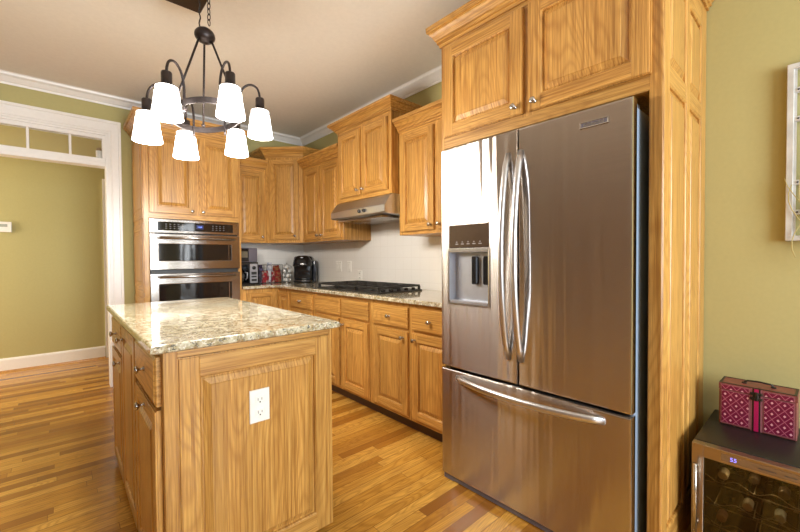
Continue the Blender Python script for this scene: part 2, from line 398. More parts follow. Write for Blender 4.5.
# cased opening with transom
m = MB()
for x0, x1 in ((OX1, OX1 + .098), (OX0 - .098, OX0)):
    m.box(x0, x1, BY - .014, BY - .001, 0, OZ + .11); 
    xo = x1 - .022 if x0 == OX1 else x0
    m.box(xo, xo + .022, BY - .026, BY - .001, 0, OZ + .115, bev=.004)
    xi = x0 + .018 if x0 == OX1 else x1 - .032
    m.box(xi, xi + .014, BY - .019, BY - .001, 0, OZ + .03, bev=.003)
m.box(OX0 - .08, OX1 + .08, BY - .0145, BY - .001, OZ, OZ + .10)
m.box(OX0 - .098, OX1 + .098, BY - .028, BY - .001, OZ + .092, OZ + .118, bev=.004)
m.box(OX0 - .03, OX1 + .03, BY - .019, BY - .001, OZ + .016, OZ + .030, bev=.003)
m.box(OX1 - .018, OX1, BY - .001, BY + .121, 0, OZ); m.box(OX0, OX0 + .018, BY - .001, BY + .121, 0, OZ)
m.box(OX0 + .018, OX1 - .018, BY - .001, BY + .121, OZ - .018, OZ)
# hall side casing
m.box(OX1, OX1 + .09, BY + .121, BY + .14, 0, OZ + .09); m.box(OX0 - .09, OX0, BY + .121, BY + .14, 0, OZ + .09); m.box(OX0, OX1, BY + .121, BY + .14, OZ, OZ + .09)
cas = struct(m.build('trim_3', WHITE))
m = MB(); a0, a1 = OX0 + .018, OX1 - .018
m.box(a0, a1, BY + .001, BY + .115, 2.045, 2.085, bev=.003); m.box(a0, a1, BY + .012, BY + .075, 2.085, 2.122, bev=.003)
m.box(a0, a1, BY + .012, BY + .075, 2.297, OZ - .018, bev=.003)
m.box(a1 - .022, a1, BY + .013, BY + .074, 2.1221, 2.2969); m.box(a0, a0 + .022, BY + .013, BY + .074, 2.1221, 2.2969)
for i in range(5):
    x = 0.092 - .268 * i
    m.box(x - .009, x + .009, BY + .02, BY + .06, 2.11, 2.31, bev=.003)
tr = struct(m.build('window_3', WHITE))
MB().box(a0 + .0221, a1 - .0221, BY + .038, BY + .041, 2.1225, 2.2965).build('pane', PANE, tr)
# hall: edge of a door casing on the far wall
m = MB(); m.box(.405, .465, HY - .02, HY - .001, 0, 2.10); m.box(1.27, 1.33, HY - .02, HY - .001, 0, 2.10); m.box(.405, 1.33, HY - .02, HY - .001, 2.10, 2.165, bev=.003)
struct(m.build('trim_4', WHITE))
m = MB(); m.box(.467, 1.268, HY - .012, HY - .001, .01, 2.098)
for z0, z1 in ((.2, .9), (1.05, 1.95)):
    for x0, x1 in ((.57, .83), (.91, 1.17)): m.box(x0, x1, HY - .016, HY - .011, z0, z1, bev=.003)
struct(m.build('door_1', WHITE))

# tile splash
struct(MB().box(RX - .008, RX - .0005, 1.40, BY, .914, 1.72).build('wall_tile_right', TILE))
struct(MB().box(1.345, RX - .008, BY - .008, BY - .0005, .914, 1.40).build('wall_tile_back', TILE))

# ---------------------------------------------------------------- cabinet builders
def knob_mesh():
    m = MB(); m.lathe([(.0085, 0), (.0085, .0025), (.0045, .005), (.0042, .014), (.0085, .018), (.0138, .0215), (.0145, .025), (.012, .0285), (.006, .030), (.001, .0305)], 18, axis='Y')
    me = m.build('knob', NICKEL); d = me.data; bpy.data.objects.remove(me); return d
KNOB = knob_mesh()
def knob(parent, x, y, z):
    o = bpy.data.objects.new('knob', KNOB); C.objects.link(o); o.parent = parent; o.location = (x, y, z); return o

def door_into(m, x0, x1, z0, z1, y, t=.02, f=.055, ft=None, fb=None, back=True, edge=True):
    """raised-panel door facing -Y whose front is at y; material 0 upright, 1 level grain"""
    ft = ft or f; fb = fb or f
    if back:
        m.box(x0, x1, y + .015, y + t, z0, z1, 0, bev=.0015)
        for a, b, c, d in ((x0, x0 + f, z0, z1), (x1 - f, x1, z0, z1), (x0 + f, x1 - f, z0, z0 + fb), (x0 + f, x1 - f, z1 - ft, z1)): m.box(a, b, y + .006, y + .016, c, d, 0)
    e = .0035 if edge else 0
    for a, b, c, d, mt in ((x0 + e, x0 + f, z0 + e, z1 - e, 0), (x1 - f, x1 - e, z0 + e, z1 - e, 0), (x0 + f, x1 - f, z1 - ft, z1 - e, 1), (x0 + f, x1 - f, z0 + e, z0 + fb, 1)):
        m.box(a, b, y, y + .010, c, d, mt, bev=.0012)
    a, b, c, d = x0 + f, x1 - f, z0 + fb, z1 - ft
    r = lambda i, dy: (a + i, b - i, c + i, d - i, y + dy)
    m.rects([r(-.001, .0005), r(.004, .005), r(.005, .0140), r(.012, .0140), r(.0135, .0115), r(.034, .0020), r(.036, -.0005)], 0)
def drawer_into(m, x0, x1, z0, z1, y, t=.02):
    r = lambda i, dy: (x0 + i, x1 - i, z0 + i, z1 - i, y + dy)
    m.rects([r(0, t), r(0, .007), r(.003, .004), r(.009, .0035), r(.012, 0)], 1, cap0=True)

CCROWN = [(0, -.005), (.009, -.005), (.011, .010), (.020, .012), (.022, .026), (.030, .030), (.042, .050), (.056, .062), (.057, .070), (.068, .072), (.070, .100), (0, .100)]
def cabinet(name, label, loc, rz, w, dep, z0, z1, doors=(), drawers=(), crown=None, toe=0, group=None, rows=(), cols=(), light=False, knoby=.02, cat='cabinet'):
    t = thing(name, label, cat, loc, rz, group)
    m = MB()
    m.box(0, w, .001, dep, z0 + toe, z1, 0, bev=.001)
    if crown: m.box(0, w, .002, dep, z1 - .01, z1 + .004)
    m.build('carcass', OAK, t)
    m = MB()
    for a, b in [(0, .035), (w - .035, w)] + list(cols): m.box(a, b, -.003, .002, z0 + toe, z1, 0, bev=.0008)
    for a, b in [(z0 + toe, z0 + toe + .035), (z1 - .035, z1)] + list(rows): m.box(.035, w - .035, -.0025, .002, a, b, 1, bev=.0008)
    m.build('face_frame', OAK, t)
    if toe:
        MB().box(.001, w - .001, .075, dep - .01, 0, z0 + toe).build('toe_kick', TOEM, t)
    for x0, x1, c, d, kx, kz in doors:
        m = MB(); door_into(m, -(x1 - x0) / 2, (x1 - x0) / 2, -(d - c) / 2, (d - c) / 2, 0)
        o = m.build('door', OAK, t, ((x0 + x1) / 2, -.0225, (c + d) / 2))
        if kx is not None: knob(o, kx - (x0 + x1) / 2, 0, kz - (c + d) / 2)
    for x0, x1, c, d, k in drawers:
        m = MB(); drawer_into(m, -(x1 - x0) / 2, (x1 - x0) / 2, -(d - c) / 2, (d - c) / 2, 0)
        o = m.build('drawer', OAK, t, ((x0 + x1) / 2, -.0225, (c + d) / 2))
        if k: knob(o, k if isinstance(k, float) else 0, 0, 0)
    if crown:
        pr = [(o + .0, z1 - .003 + z * crown[1]) for o, z in CCROWN]
        p = {'L': [(0, dep), (0, 0), (w, 0)], 'R': [(0, 0), (w, 0), (w, dep)], 'LR': [(0, dep), (0, 0), (w, 0), (w, dep)], '': [(0, 0), (w, 0)]}[crown[0]]
        MB().sweep([(x, y - .003 if y == 0 else y) for x, y in p], pr, 1).build('crown_moulding', OAK, t)
    if light:
        MB().box(0, w, -.012, .006, z0 - .022, z0 + .004, 1, bev=.003).build('light_rail', OAK, t)
    return t

QR90 = -PI / 2
# right run: world = (X + y_local, Y - x_local)
FX = 1.733
g = 'base cabinets under the long countertop'
cabinet('base_cabinet', 'oak base cabinet next to the fridge, two drawers over two doors', (FX, 2.243, 0), QR90, .806, .585, 0, .884,
        doors=[(.035, .405, .125, .692, .365, .648), (.445, .785, .125, .692, .480, .648)],
        drawers=[(.035, .405, .710, .852, True), (.445, .785, .710, .852, True)], toe=.10, group=g, rows=[(.69, .712)], cols=[(.40, .45)])
cabinet('base_cabinet', 'oak base cabinet directly under the gas cooktop, plain drawer fronts without knobs', (FX, 3.09, 0), QR90, .845, .585, 0, .884,
        doors=[(.03, .415, .125, .692, .375, .648), (.455, .82, .125, .692, .49, .648)],
        drawers=[(.03, .435, .710, .852, False), (.455, .82, .710, .852, False)], toe=.10, group=g, rows=[(.69, .712)], cols=[(.425, .46)])
cabinet('base_cabinet', 'narrow oak base cabinet with one knobbed drawer, between corner and cooktop', (FX, 3.575, 0), QR90, .483, .585, 0, .884,
        doors=[(.03, .455, .125, .692, .41, .648)], drawers=[(.03, .455, .710, .852, True)], toe=.10, group=g, rows=[(.69, .712)])
# corner base cabinet (L shaped, two doors meeting in the inner corner)
t = thing('corner_base_cabinet', 'oak corner base cabinet with two narrow doors meeting at the inner corner', 'cabinet', (FX, 3.863, 0), 0, g)
m = MB(); m.box(-.385, .585, .001, .55, .1, .884); m.box(.001, .585, -.286, .001, .1, .884); m.build('carcass', OAK, t)
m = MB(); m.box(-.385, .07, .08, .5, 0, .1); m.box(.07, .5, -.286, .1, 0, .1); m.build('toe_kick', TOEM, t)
m = MB(); door_into(m, -.155, .155, -.355, .355, 0, f=.045); m.build('door', OAK, t, (-.185, -.0215, .49))
m = MB(); door_into(m, -.12, .12, -.355, .355, 0, f=.045); o = m.build('door', OAK, t, (-.0215, -.150, .49)); o.rotation_euler = (0, 0, QR90)

# countertop on the L run
m = MB(); zt0, zt1 = .884, .914
poly = [(1.352, 4.41), (2.32, 4.41), (2.32, 1.438), (1.692, 1.438), (1.692, 3.825), (1.352, 3.825)]
def off(poly, d):
    P = [Vector(p) for p in poly]; out = []
    for i in range(len(P)):
        a = (P[i] - P[i - 1]).normalized(); b = (P[(i + 1) % len(P)] - P[i]).normalized()
        na = Vector((a.y, -a.x)); nb = Vector((b.y, -b.x)); q = (na + nb) / (1 + na.dot(nb)); out.append(P[i] + q * d)
    return out
def slab(m, poly, z0, z1, e=.006):
    A = [[(p.x, p.y, z) for p in off(poly, d)] for d, z in ((-e, z0), (0, z0 + e * .6), (0, z1 - e), (-e * .35, z1 - e * .3), (-e, z1))]
    if (lambda P: sum(P[i - 1][0] * P[i][1] - P[i][0] * P[i - 1][1] for i in range(len(P))))(poly) > 0:
        A = [[(p.x, p.y, z) for p in off(poly, -d)] for d, z in ((e, z0), (0, z0 + e * .6), (0, z1 - e), (e * .35, z1 - e * .3), (e, z1))]
        A = [[(p.x, p.y, z) for p in off(poly, d)] for d, z in ((-e, z0), (0, z0 + e * .6), (0, z1 - e), (-e * .35, z1 - e * .3), (-e, z1))]
    m.loops(A, 0, cap0=True, cap1=True)
slab(m, poly[::-1], zt0 + .0005, zt1)
tag(m.build('granite_countertop', GRAN), 'speckled granite countertop running along both walls under the wall cabinets', 'countertop')

# wall cabinets
g = 'oak wall cabinets'
cabinet('wall_cabinet', 'oak wall cabinet between the range hood and the fridge', (2.0, 2.222, 0), QR90, .785, .32, 1.362, 2.165,
        doors=[(.028, .38, 1.385, 2.13, .352, 1.425), (.415, .775, 1.385, 2.13, .435, 1.425)], crown=('', .9), group=g, cols=[(.375, .42)])
cabinet('wall_cabinet', 'taller oak cabinet mounted right above the range hood', (1.93, 2.988, 0), QR90, .755, .39, 1.69, 2.335,
        doors=[(.035, .362, 1.725, 2.29, .335, 1.768), (.385, .72, 1.725, 2.29, .412, 1.768)], crown=('LR', .75), group=g, cols=[(.36, .39)])
cabinet('wall_cabinet', 'oak wall cabinet with two doors just left of the range hood', (2.0, 3.80, 0), QR90, .79, .32, 1.362, 2.165,
        doors=[(.045, .375, 1.385, 2.13, .345, 1.425), (.40, .76, 1.385, 2.13, .43, 1.425)], crown=('', .9), group=g, cols=[(.37, .405)])
cabinet('wall_cabinet', 'single-door oak wall cabinet beside the oven tower', (1.352, 4.09, 0), 0, .348, .32, 1.362, 2.165,
        doors=[(.03, .325, 1.385, 2.13, .295, 1.425)], crown=('', .9), group=g)
# corner diagonal wall cabinet
t = thing('corner_wall_cabinet', 'taller diagonal oak wall cabinet in the kitchen corner', 'cabinet', (1.702, 4.09, 0), -PI / 4, g)
L = math.hypot(.298, .29)
c45 = math.cos(PI / 4)
def loc45(X, Y):
    dx, dy = X - 1.702, Y - 4.09; return (dx * c45 - dy * c45, dx * c45 + dy * c45)
m = MB(); pl = [loc45(*p) for p in ((1.702, 4.09), (2.0, 3.80), (2.32, 3.80), (2.32, 4.41), (1.702, 4.41))]
m.loops([[(x, y, z) for x, y in pl] for z in (1.362, 2.30)], 0, cap0=True, cap1=True); m.build('carcass', OAK, t)
m = MB(); door_into(m, -L / 2 + .045, L / 2 - .045, -.435, .435, 0, f=.05); o = m.build('door', OAK, t, (L / 2, -.0205, 1.83)); knob(o, L / 2 - .085, 0, -.395)
MB().sweep([pl[4], pl[0], pl[1], pl[2]], [(o, 2.297 + z * .95) for o, z in CCROWN], 1).build('crown_moulding', OAK, t)

# oven tower
OXL = .54
T = thing('oven_cabinet', 'tall oak cabinet tower holding the built-in double oven', 'cabinet', (OXL, 3.85, 0))
m = MB(); m.box(0, .805, .001, .56, .1, .50); m.box(0, .03, .001, .56, .5, 2.345); m.box(.775, .805, .001, .56, .5, 2.345)
m.box(.03, .775, .001, .56, 1.56, 2.345); m.box(.03, .775, .52, .56, .5, 1.56); m.build('carcass', OAK, T)
m = MB()
for a, b in ((0, .038), (.777, .805)): m.box(a, b, -.003, .002, .1, 2.345, 0, bev=.0008)
for a, b in ((1.545, 1.59), (2.30, 2.345), (.47, .52), (.1, .14)): m.box(.038, .777, -.0025, .002, a, b, 1, bev=.0008)
m.box(.40, .435, -.003, .002, 1.59, 2.3, 0); m.build('face_frame', OAK, T)
for x0, x1, kx in ((.04, .404, .367), (.430, .780, .458)):
    m = MB(); door_into(m, -(x1 - x0) / 2, (x1 - x0) / 2, -.355, .355, 0, f=.06); o = m.build('door', OAK, T, ((x0 + x1) / 2, -.0225, 1.945)); knob(o, kx - (x0 + x1) / 2, 0, -.325)
m = MB(); drawer_into(m, -.37, .37, -.165, .165, 0); o = m.build('drawer', OAK, T, (.41, -.0225, .31)); knob(o, 0, 0, 0)
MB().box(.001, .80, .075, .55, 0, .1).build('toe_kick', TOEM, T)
MB().sweep([(0, .56), (0, -.003), (.805, -.003), (.805, .56)], [(o, 2.342 + z) for o, z in CCROWN], 1).build('crown_moulding', OAK, T)
m = MB()
for z0, z1 in ((.12, .86), (.90, 1.50), (1.54, 2.32)): door_into(m, -.545, -.015, z0, z1, -.006, f=.06, back=False, edge=False)
o = m.build('side_panel', OAK, T); o.rotation_euler = (0, 0, QR90)

# built-in double oven
V = thing('wall_oven', 'stainless steel built-in double oven set in the oak tower', 'oven', (.575, 3.85, 0))
MB().box(.01, .735, -.004, .45, .53, 1.535).build('chassis', BLACKM, V)
m = MB(); m.rects([(0, .745, 1.418, 1.540, .0), (0, .745, 1.418, 1.540, -.020), (.004, .741, 1.422, 1.536, -.024), (.062, .686, 1.440, 1.517, -.024), (.064, .684, 1.442, 1.515, -.0225)], mats=[0, 0, 0, 1, 1]); cp = m.build('control_panel', [STEEL, OVGL], V)
MARK = plain('grey_print', (.30, .30, .32), .4)
for x in [.12 + i * .032 for i in range(5)] + [.50 + i * .032 for i in range(4)]:
    for j in range(3): MB().box(x, x + .012, -.0238, -.0224, 1.458 + j * .018, 1.461 + j * .018).build('button_mark', MARK, cp)
MB().box(.365, .425, -.0238, -.0224, 1.462, 1.500).build('display', plain('display_blue_black', (.01, .015, .08), .2), cp)
def text(s, size, mat, parent, loc, rot, name='lettering', ext=.0006):
    c = bpy.data.curves.new(name, 'FONT'); c.body = s; c.size = size; c.extrude = ext; c.align_x = 'CENTER'; c.align_y = 'CENTER'
    c.materials.append(mat); o = bpy.data.objects.new(name, c); C.objects.link(o); o.parent = parent; o.location = loc; o.rotation_euler = rot
    bpy.context.view_layer.update()
    me = bpy.data.meshes.new_from_object(o.evaluated_get(bpy.context.evaluated_depsgraph_get())); n_ = o.name
    bpy.data.objects.remove(o); o = bpy.data.objects.new(name, me); C.objects.link(o); o.parent = parent; o.location = loc; o.rotation_euler = rot; return o
text('12:00', .017, LEDB, cp, (.395, -.0245, 1.481), (PI / 2, 0, 0), 'display_digits')
def oven_door(z0, z1, wz0, wz1, hz):
    m = MB(); m.rects([(0, .745, z0, z1, 0), (0, .745, z0, z1, -.028), (.004, .741, z0 + .004, z1 - .004, -.032), (.062, .672, wz0, wz1, -.032), (.066, .668, wz0 + .004, wz1 - .004, -.030)], mats=[0, 0, 0, 0, 1])
    d = m.build('oven_door', [STEEL, OVGL], V)
    m = MB(); m.rects([(.062, .672, wz0, wz1, -.0325), (.060, .674, wz0 - .002, wz1 + .002, -.0335), (.652, .653, wz0, wz1, -.0335)], cap1=False) if False else m.box(.640, .646, -.034, -.0295, wz0 + .004, wz1 - .004)
    m.build('window_trim', STEEL, d)
    m = MB(); m.tube([(.06, -.085, hz), (.685, -.085, hz)], .0115, 12)
    for x in (.085, .66): m.tube([(x, -.03, hz), (x, -.085, hz)], .009, 10)
    m.build('handle', NICKEL, d)
oven_door(1.098, 1.410, 1.170, 1.328, 1.375); oven_door(.545, 1.063, .62, .975, 1.035)
# little reflections need none: the glass mirrors the room

# ---------------------------------------------------------------- range hood
Hd = thing('range_hood', 'stainless steel under-cabinet range hood above the gas cooktop', 'hood', (1.93, 2.985, 0), QR90)
m = MB(); n = 14; wd = .762; A = []
for k in range(n + 1):
    x = wd * k / n; s = 1 - (2 * x / wd - 1) ** 2
    f0 = -.085 - .030 * s
    A.append([(x, .39, 1.687), (x, -.002, 1.687), (x, -.030, 1.668), (x, f0 * .96, 1.598), (x, f0, 1.590), (x, f0, 1.545 - .010 * s), (x, f0 + .012, 1.535 - .010 * s), (x, .39, 1.515)])
m.loops(A, 0, cap0=True, cap1=True); m.build('canopy', STEELN, Hd)
for x in (.478, .540): MB().lathe([(.015, 0), (.015, .010), (.011, .016), (.004, .018)], 16, axis='Y', c=(x, -.112, 1.566)).build('control_knob', BLACKM, Hd)
m = MB(); m.box(.06, .69, -.05, .34, 1.508, 1.5235)
m.build('filter', STEEL, Hd)

# ---------------------------------------------------------------- gas cooktop
K = thing('gas_cooktop', 'black gas cooktop with cast-iron grates set on the granite counter', 'cooktop', (1.765, 3.11, .914), QR90)
MB().box(0, .90, 0, .47, .0005, .012, bev=.004, seg=2).build('base_plate', BLACKM, K)
for i, (x, y, r) in enumerate(((.16, .13, .035), (.16, .34, .045), (.45, .235, .055), (.72, .13, .040), (.72, .34, .035))):
    m = MB(); m.lathe([(r + .012, .012), (r + .010, .018), (r, .020), (r, .028), (r * .8, .031), (.002, .031)], 20, c=(x, y, 0)); m.build('burner', BLACKM, K)
for gx in (.015, .305, .595):
    m = MB(); gw = .285
    for a, b in (((gx, .02), (gx + gw, .02)), ((gx, .45), (gx + gw, .45)), ((gx, .02), (gx, .45)), ((gx + gw, .02), (gx + gw, .45)), ((gx + gw / 2, .02), (gx + gw / 2, .45)), ((gx, .235), (gx + gw, .235)), ((gx, .13), (gx + gw, .13)), ((gx, .34), (gx + gw, .34))):
        x0, x1 = sorted((a[0], b[0])); y0, y1 = sorted((a[1], b[1])); m.box(x0 - .006, x1 + .006, y0 - .006, y1 + .006, .036, .052, bev=.002)
    for cx in (gx, gx + gw):
        for cy in (.02, .45): m.box(cx - .008, cx + .008, cy - .008, cy + .008, .0115, .040)
    m.build('grate', BLACKM, K)
for i in range(5):
    MB().lathe([(.017, .012), (.016, .026), (.010, .032), (.002, .032)], 14, c=(.875, .07 + .08 * i, 0)).build('knob', BLACK, K)

# ---------------------------------------------------------------- refrigerator
FRW = .908
Fz = thing('refrigerator', 'stainless french-door refrigerator with bottom freezer and ice dispenser', 'refrigerator', (1.518, 1.359, 0), QR90)
m = MB(); m.box(.012, FRW - .008, .066, .74, .035, 1.735, bev=.006, seg=2); m.build('body', BODYG, Fz)
m = MB(); m.box(.02, FRW - .02, .0475, .0665, .05, 1.725); m.build('gasket', GASKET, Fz)
for a in (FRW - .10, .015): MB().box(a, a + .085, .02, .13, 1.735, 1.757, bev=.005).build('hinge_cover', BODYG, Fz)
m = MB(); m.box(.01, FRW - .01, .012, .060, .004, .030, bev=.003); m.box(.004, .07, .010, .085, .001, .031, bev=.004); m.build('toe_grille', PLAST, Fz)
def fdoor(x0, x1, z0, z1, hole=None):
    m = MB(); e = .007
    q = [(x0 + .006, x1 - .006, z0 + .006, z1 - .006, .048), (x0, x1, z0, z1, .044), (x0, x1, z0, z1, e), (x0 + .002, x1 - .002, z0 + .002, z1 - .002, .002), (x0 + e, x1 - e, z0 + e, z1 - e, 0)]
    if hole:
        a, b, c, d = hole; q += [(a, b, c, d, 0), (a + .001, b - .001, c + .001, d - .001, .042)]
    m.rects(q, cap0=True, cap1=True); return m
z1f = 1.7516
m = fdoor(.0, .4505, .612, z1f, (.056, .303, .958, 1.350)); dl = m.build('door', STEEL_DOOR, Fz)
m = fdoor(.4575, FRW, .612, z1f); dr = m.build('door', STEEL_DOOR, Fz)
m = fdoor(.0, FRW, .033, .600); df = m.build('freezer_drawer', STEEL_DOOR, Fz)
# dispenser
m = MB(); 
m.rects([(.056, .303, 1.235, 1.350, .006), (.056, .303, 1.235, 1.350, -.001), (.058, .301, 1.237, 1.348, -.002)]); ds = m.build('dispenser_display', BROWNG, dl)
for i in range(5):
    for a, b, c in ((.100, .118, 1.251), (.105, .112, 1.261)): MB().box(a + i * .036, b + i * .036, -.0026, -.0018, c, c + .004).build('button_mark', MARK, ds)
m = MB(); m.rects([(.050, .309, .944, 1.232, .0), (.050, .309, .944, 1.232, -.004), (.054, .305, .948, 1.228, -.004), (.060, .299, .962, 1.212, -.003), (.066, .293, .968, 1.206, .041)], mats=[0, 0, 0, 1, 1], cap1=True); m.build('dispenser_bay', [STEEL, DISPG], dl)
m = MB(); m.box(.183, .218, .018, .040, 1.05, 1.19, bev=.005); m.box(.252, .282, .018, .040, 1.05, 1.19, bev=.005); m.build('paddle', BLACK, dl)
MB().box(.064, .296, -.004, .046, .950, .966, bev=.003).build('drip_tray', SILV, dl)
# handles
STEELH = plain('satin_steel', (.62, .62, .64), .33, 1.0)
def bow(pts_fn, n=18): return [pts_fn(k / n) for k in range(n + 1)]
for x, par in ((.407, dl), (.4715, dr)):
    P = bow(lambda s: (x, .004 - .066 * math.sin(PI * s) ** .62, .722 + (1.650 - .722) * s))
    m = MB(); m.tube(P, .013, 14, rx=.0145, up=(0, 1, 0)); m.build('handle', STEELH, par)
P = bow(lambda s: (.105 + (.815 - .105) * s, .004 - .070 * math.sin(PI * s) ** .62, .563))
m = MB(); m.tube(P, .011, 14, rx=.016, up=(0, 1, 0)); m.build('handle', STEELH, df)
m = MB(); m.rects([(.724, .829, 1.678, 1.703, .001), (.724, .829, 1.678, 1.703, -.003), (.726, .827, 1.680, 1.701, -.0035), (.729, .824, 1.683, 1.698, -.0028)], mats=[0, 0, 0, 1]); bd = m.build('badge', [NICKEL, PLAST], dr)
text('KitchenAid', .0165, NICKEL, bd, (.7765, -.0033, 1.690), (PI / 2, 0, 0))

# fridge surround
EX, EY0, EY1 = 1.61, .379, 1.43
S = thing('fridge_surround_cabinet', 'tall oak cabinet surround with two doors above the refrigerator', 'cabinet', (EX, EY1, 0), QR90)
W = EY1 - EY0; D = RX - .005 - EX
m = MB(); m.box(.032, W - .045, .001, D, 1.80, 2.36); m.box(.0, .016, .001, D, 0, 2.36); m.build('carcass', OAK, S)
m = MB(); m.box(0, .020, -.003, .002, 0, 2.36, 0, bev=.001)
m.box(W - .045, W - .004, -.003, .03, 0, 2.36, 0, bev=.0012)
m.box(.020, W - .045, -.0025, .03, 1.787, 1.845, 1, bev=.001); m.box(.02, W - .045, -.0025, .03, 2.30, 2.36, 1, bev=.001); m.box(.49, .55, -.003, .002, 1.83, 2.32, 0)
m.build('face_frame', OAK, S)
for x0, x1, kx in ((.028, .505, .470), (.533, 1.012, .568)):
    m = MB(); door_into(m, -(x1 - x0) / 2, (x1 - x0) / 2, -.242, .242, 0, f=.062); o = m.build('door', OAK, S, ((x0 + x1) / 2, -.0225, 2.085)); knob(o, kx - (x0 + x1) / 2, 0, -.207)
MB().sweep([(0, D), (0, -.003), (W, -.003), (W, D)], [(o * .88, 2.357 + z * 1.05) for o, z in CCROWN], 1).build('crown_moulding', OAK, S)
# decorated end panel facing the camera side: local x = depth into the wall
m = MB(); y = 0
m.box(0, D, .0115, .045, 0, 2.36, 0)
for a, b in ((0, .072), (.33, .385), (D - .105, D)): m.box(a, b, -.001, .012, 0, 2.36, 0, bev=.0015)
for a, b in ((0, .140), (1.82, 1.89), (2.245, 2.36)):
    m.box(.072, .33, -.0005, .012, a, b, 1, bev=.0015); m.box(.385, D - .105, -.0005, .012, a, b, 1, bev=.0015)
for a, b in ((.072, .33), (.385, D - .105)):
    for c, d in ((.140, 1.82), (1.89, 2.245)):
        r = lambda i, dy: (a + i, b - i, c + i, d - i, dy)
        m.rects([r(-.001, .0), r(.005, .004), r(.006, .013), r(.014, .013), r(.016, .0105), r(.036, .0015), r(.038, -.0005)], 0)
o = m.build('end_panel', OAK, S, (W - .002, 0, 0)); o.rotation_euler = (0, 0, PI / 2)

# ---------------------------------------------------------------- island
I = thing('kitchen_island', 'oak kitchen island with raised-panel end and drawers along its left side', 'island', (.244, 1.42, 0))
IW, ID = .628, 1.40
m = MB(); m.box(.0, IW, .012, ID, .03, .884, 0, bev=.001); m.box(.03, IW - .07, .03, ID - .03, 0, .031); m.build('carcass', OAK, I)
m = MB(); m.box(0, .040, -.001, .013, .03, .884, 0, bev=.001); m.box(IW - .014, IW, -.001, .013, .03, .884, 0, bev=.001); m.box(.04, IW - .014, -.0005, .013, .858, .884, 1, bev=.001)
door_into(m, .040, IW - .014, .03, .856, -.006, f=.066, ft=.072, fb=.078)
m.build('end_panel', OAK, I)
# outlet on the end panel
ol = thing('wall_outlet', 'white double power outlet on the end panel of the island', 'outlet', (.552, 1.4125, .633))
m = MB(); m.rects([(-.0375, .0375, -.0615, .0615, .0), (-.0375, .0375, -.0615, .0615, -.004), (-.035, .035, -.059, .059, -.006)], cap0=True); m.build('cover_plate', IVORY, ol)
for z in (-.024, .024):
    m = MB(); m.box(-.0165, .0165, -.0075, -.0055, z - .0145, z + .0145, bev=.002); f_ = m.build('socket', IVORY, ol)
    m = MB(); m.box(-.0085, -.0065, -.0079, -.0074, z - .004, z + .007); m.box(.006, .008, -.0079, -.0074, z - .003, z + .006); m.lathe([(.0028, .0074), (.0028, .0079)], 10, axis='Y', c=(0, 0, z - .0095)); m.build('slots', SLOT, f_)
# left side: local frame rotated, x runs from far to near
sd = I
def side(mb, name, z, yc):
    o = mb.build(name, OAK, I, (0 - .0205, yc - 1.42, z)); o.rotation_euler = (0, 0, QR90); return o
for (y0, y1, zz0, zz1, kind, ky, kz) in ((1.455, 1.885, .698, .862, 'drawer', 1.655, .785), (1.455, 1.885, .045, .685, 'door', 1.66, .652),
                                  (1.905, 2.325, .045, .862, 'door', 2.275, .795),
                                  (2.345, 2.79, .698, .862, 'drawer', 2.56, .785), (2.345, 2.79, .045, .685, 'door', 2.43, .650)):
    m = MB(); hw, hh = (y1 - y0) / 2, (zz1 - zz0) / 2
    (drawer_into if kind == 'drawer' else door_into)(m, -hw, hw, -hh, hh, 0)
    o = side(m, kind, (zz0 + zz1) / 2, (y0 + y1) / 2); knob(o, -(ky - (y0 + y1) / 2), 0, kz - (zz0 + zz1) / 2)
m = MB(); slab(m, [(.206, 1.39), (.206, 2.86), (.897, 2.86), (.897, 1.39)][::-1] if False else [(.206, 1.39), (.897, 1.39), (.897, 2.86), (.206, 2.86)], .8845, .914, .008)
tag(m.build('granite_countertop', GRAN), 'polished speckled granite slab on top of the kitchen island', 'countertop')

# ---------------------------------------------------------------- chandelier
CX, CY = .565, 2.08
TX, TY = .082, -.179
CH = thing('chandelier', 'dark bronze six-arm chandelier with lit frosted glass shades', 'chandelier', (CX, CY, 2.69))
def q(dx, dy, z): return (dx, dy, z - 2.69 + TX * dx + TY * dy)     # local point, frame hangs slightly tilted
m = MB(); m.box(-.095, .095, -.13, .43, -.035, 0, bev=.006); m.build('canopy', BRONZE, CH)
Rv = (.743, -.669)
m = MB()
def link(m, c, L, wdt, ang, r=.0022):
    pts = []
    for k in range(17):
        a = 2 * PI * k / 16; u, v = wdt * math.cos(a), L * math.sin(a)
        pts.append((c[0] + u * math.cos(ang), c[1] + u * math.sin(ang), c[2] + v))
    m.tube(pts, r, 6)
cx, cy = Rv[0] * .022, Rv[1] * .022
zc = 2.64; k = 0
while zc > 2.345: link(m, (cx, cy, zc - 2.69), .0165, .008, (k % 2) * PI / 2 + .6); zc -= .027; k += 1
m.build('chain', BRONZE, CH)
m = MB(); P = [(-Rv[0] * .024 + .003 * math.sin(k * 1.3), -Rv[1] * .024 + .003 * math.cos(k * 1.3), 2.655 - 2.69 - k * .0125) for k in range(27)]
m.tube(P, .0035, 6); m.build('power_cord', BLACKM, CH)
m = MB()
b = bmesh.new(); bmesh.ops.create_icosphere(b, subdivisions=3, radius=1.0)
m.merge(b, smooth=True, mtx=Matrix.Translation((0, 0, 2.305 - 2.69)) @ Matrix.Rotation(.35, 4, 'X') @ Matrix.Diagonal((.048, .048, .040, 1))); m.build('hub', BRONZE, CH)
m = MB(); rr, n = .155, 48
prof = [(-.003, -.014), (.003, -.014), (.003, .014), (-.003, .014)]; A = []
for k in range(n):
    a = 2 * PI * k / n
    A.append([q((rr + o) * math.cos(a), (rr + o) * math.sin(a), 1.905 + z) for o, z in prof])
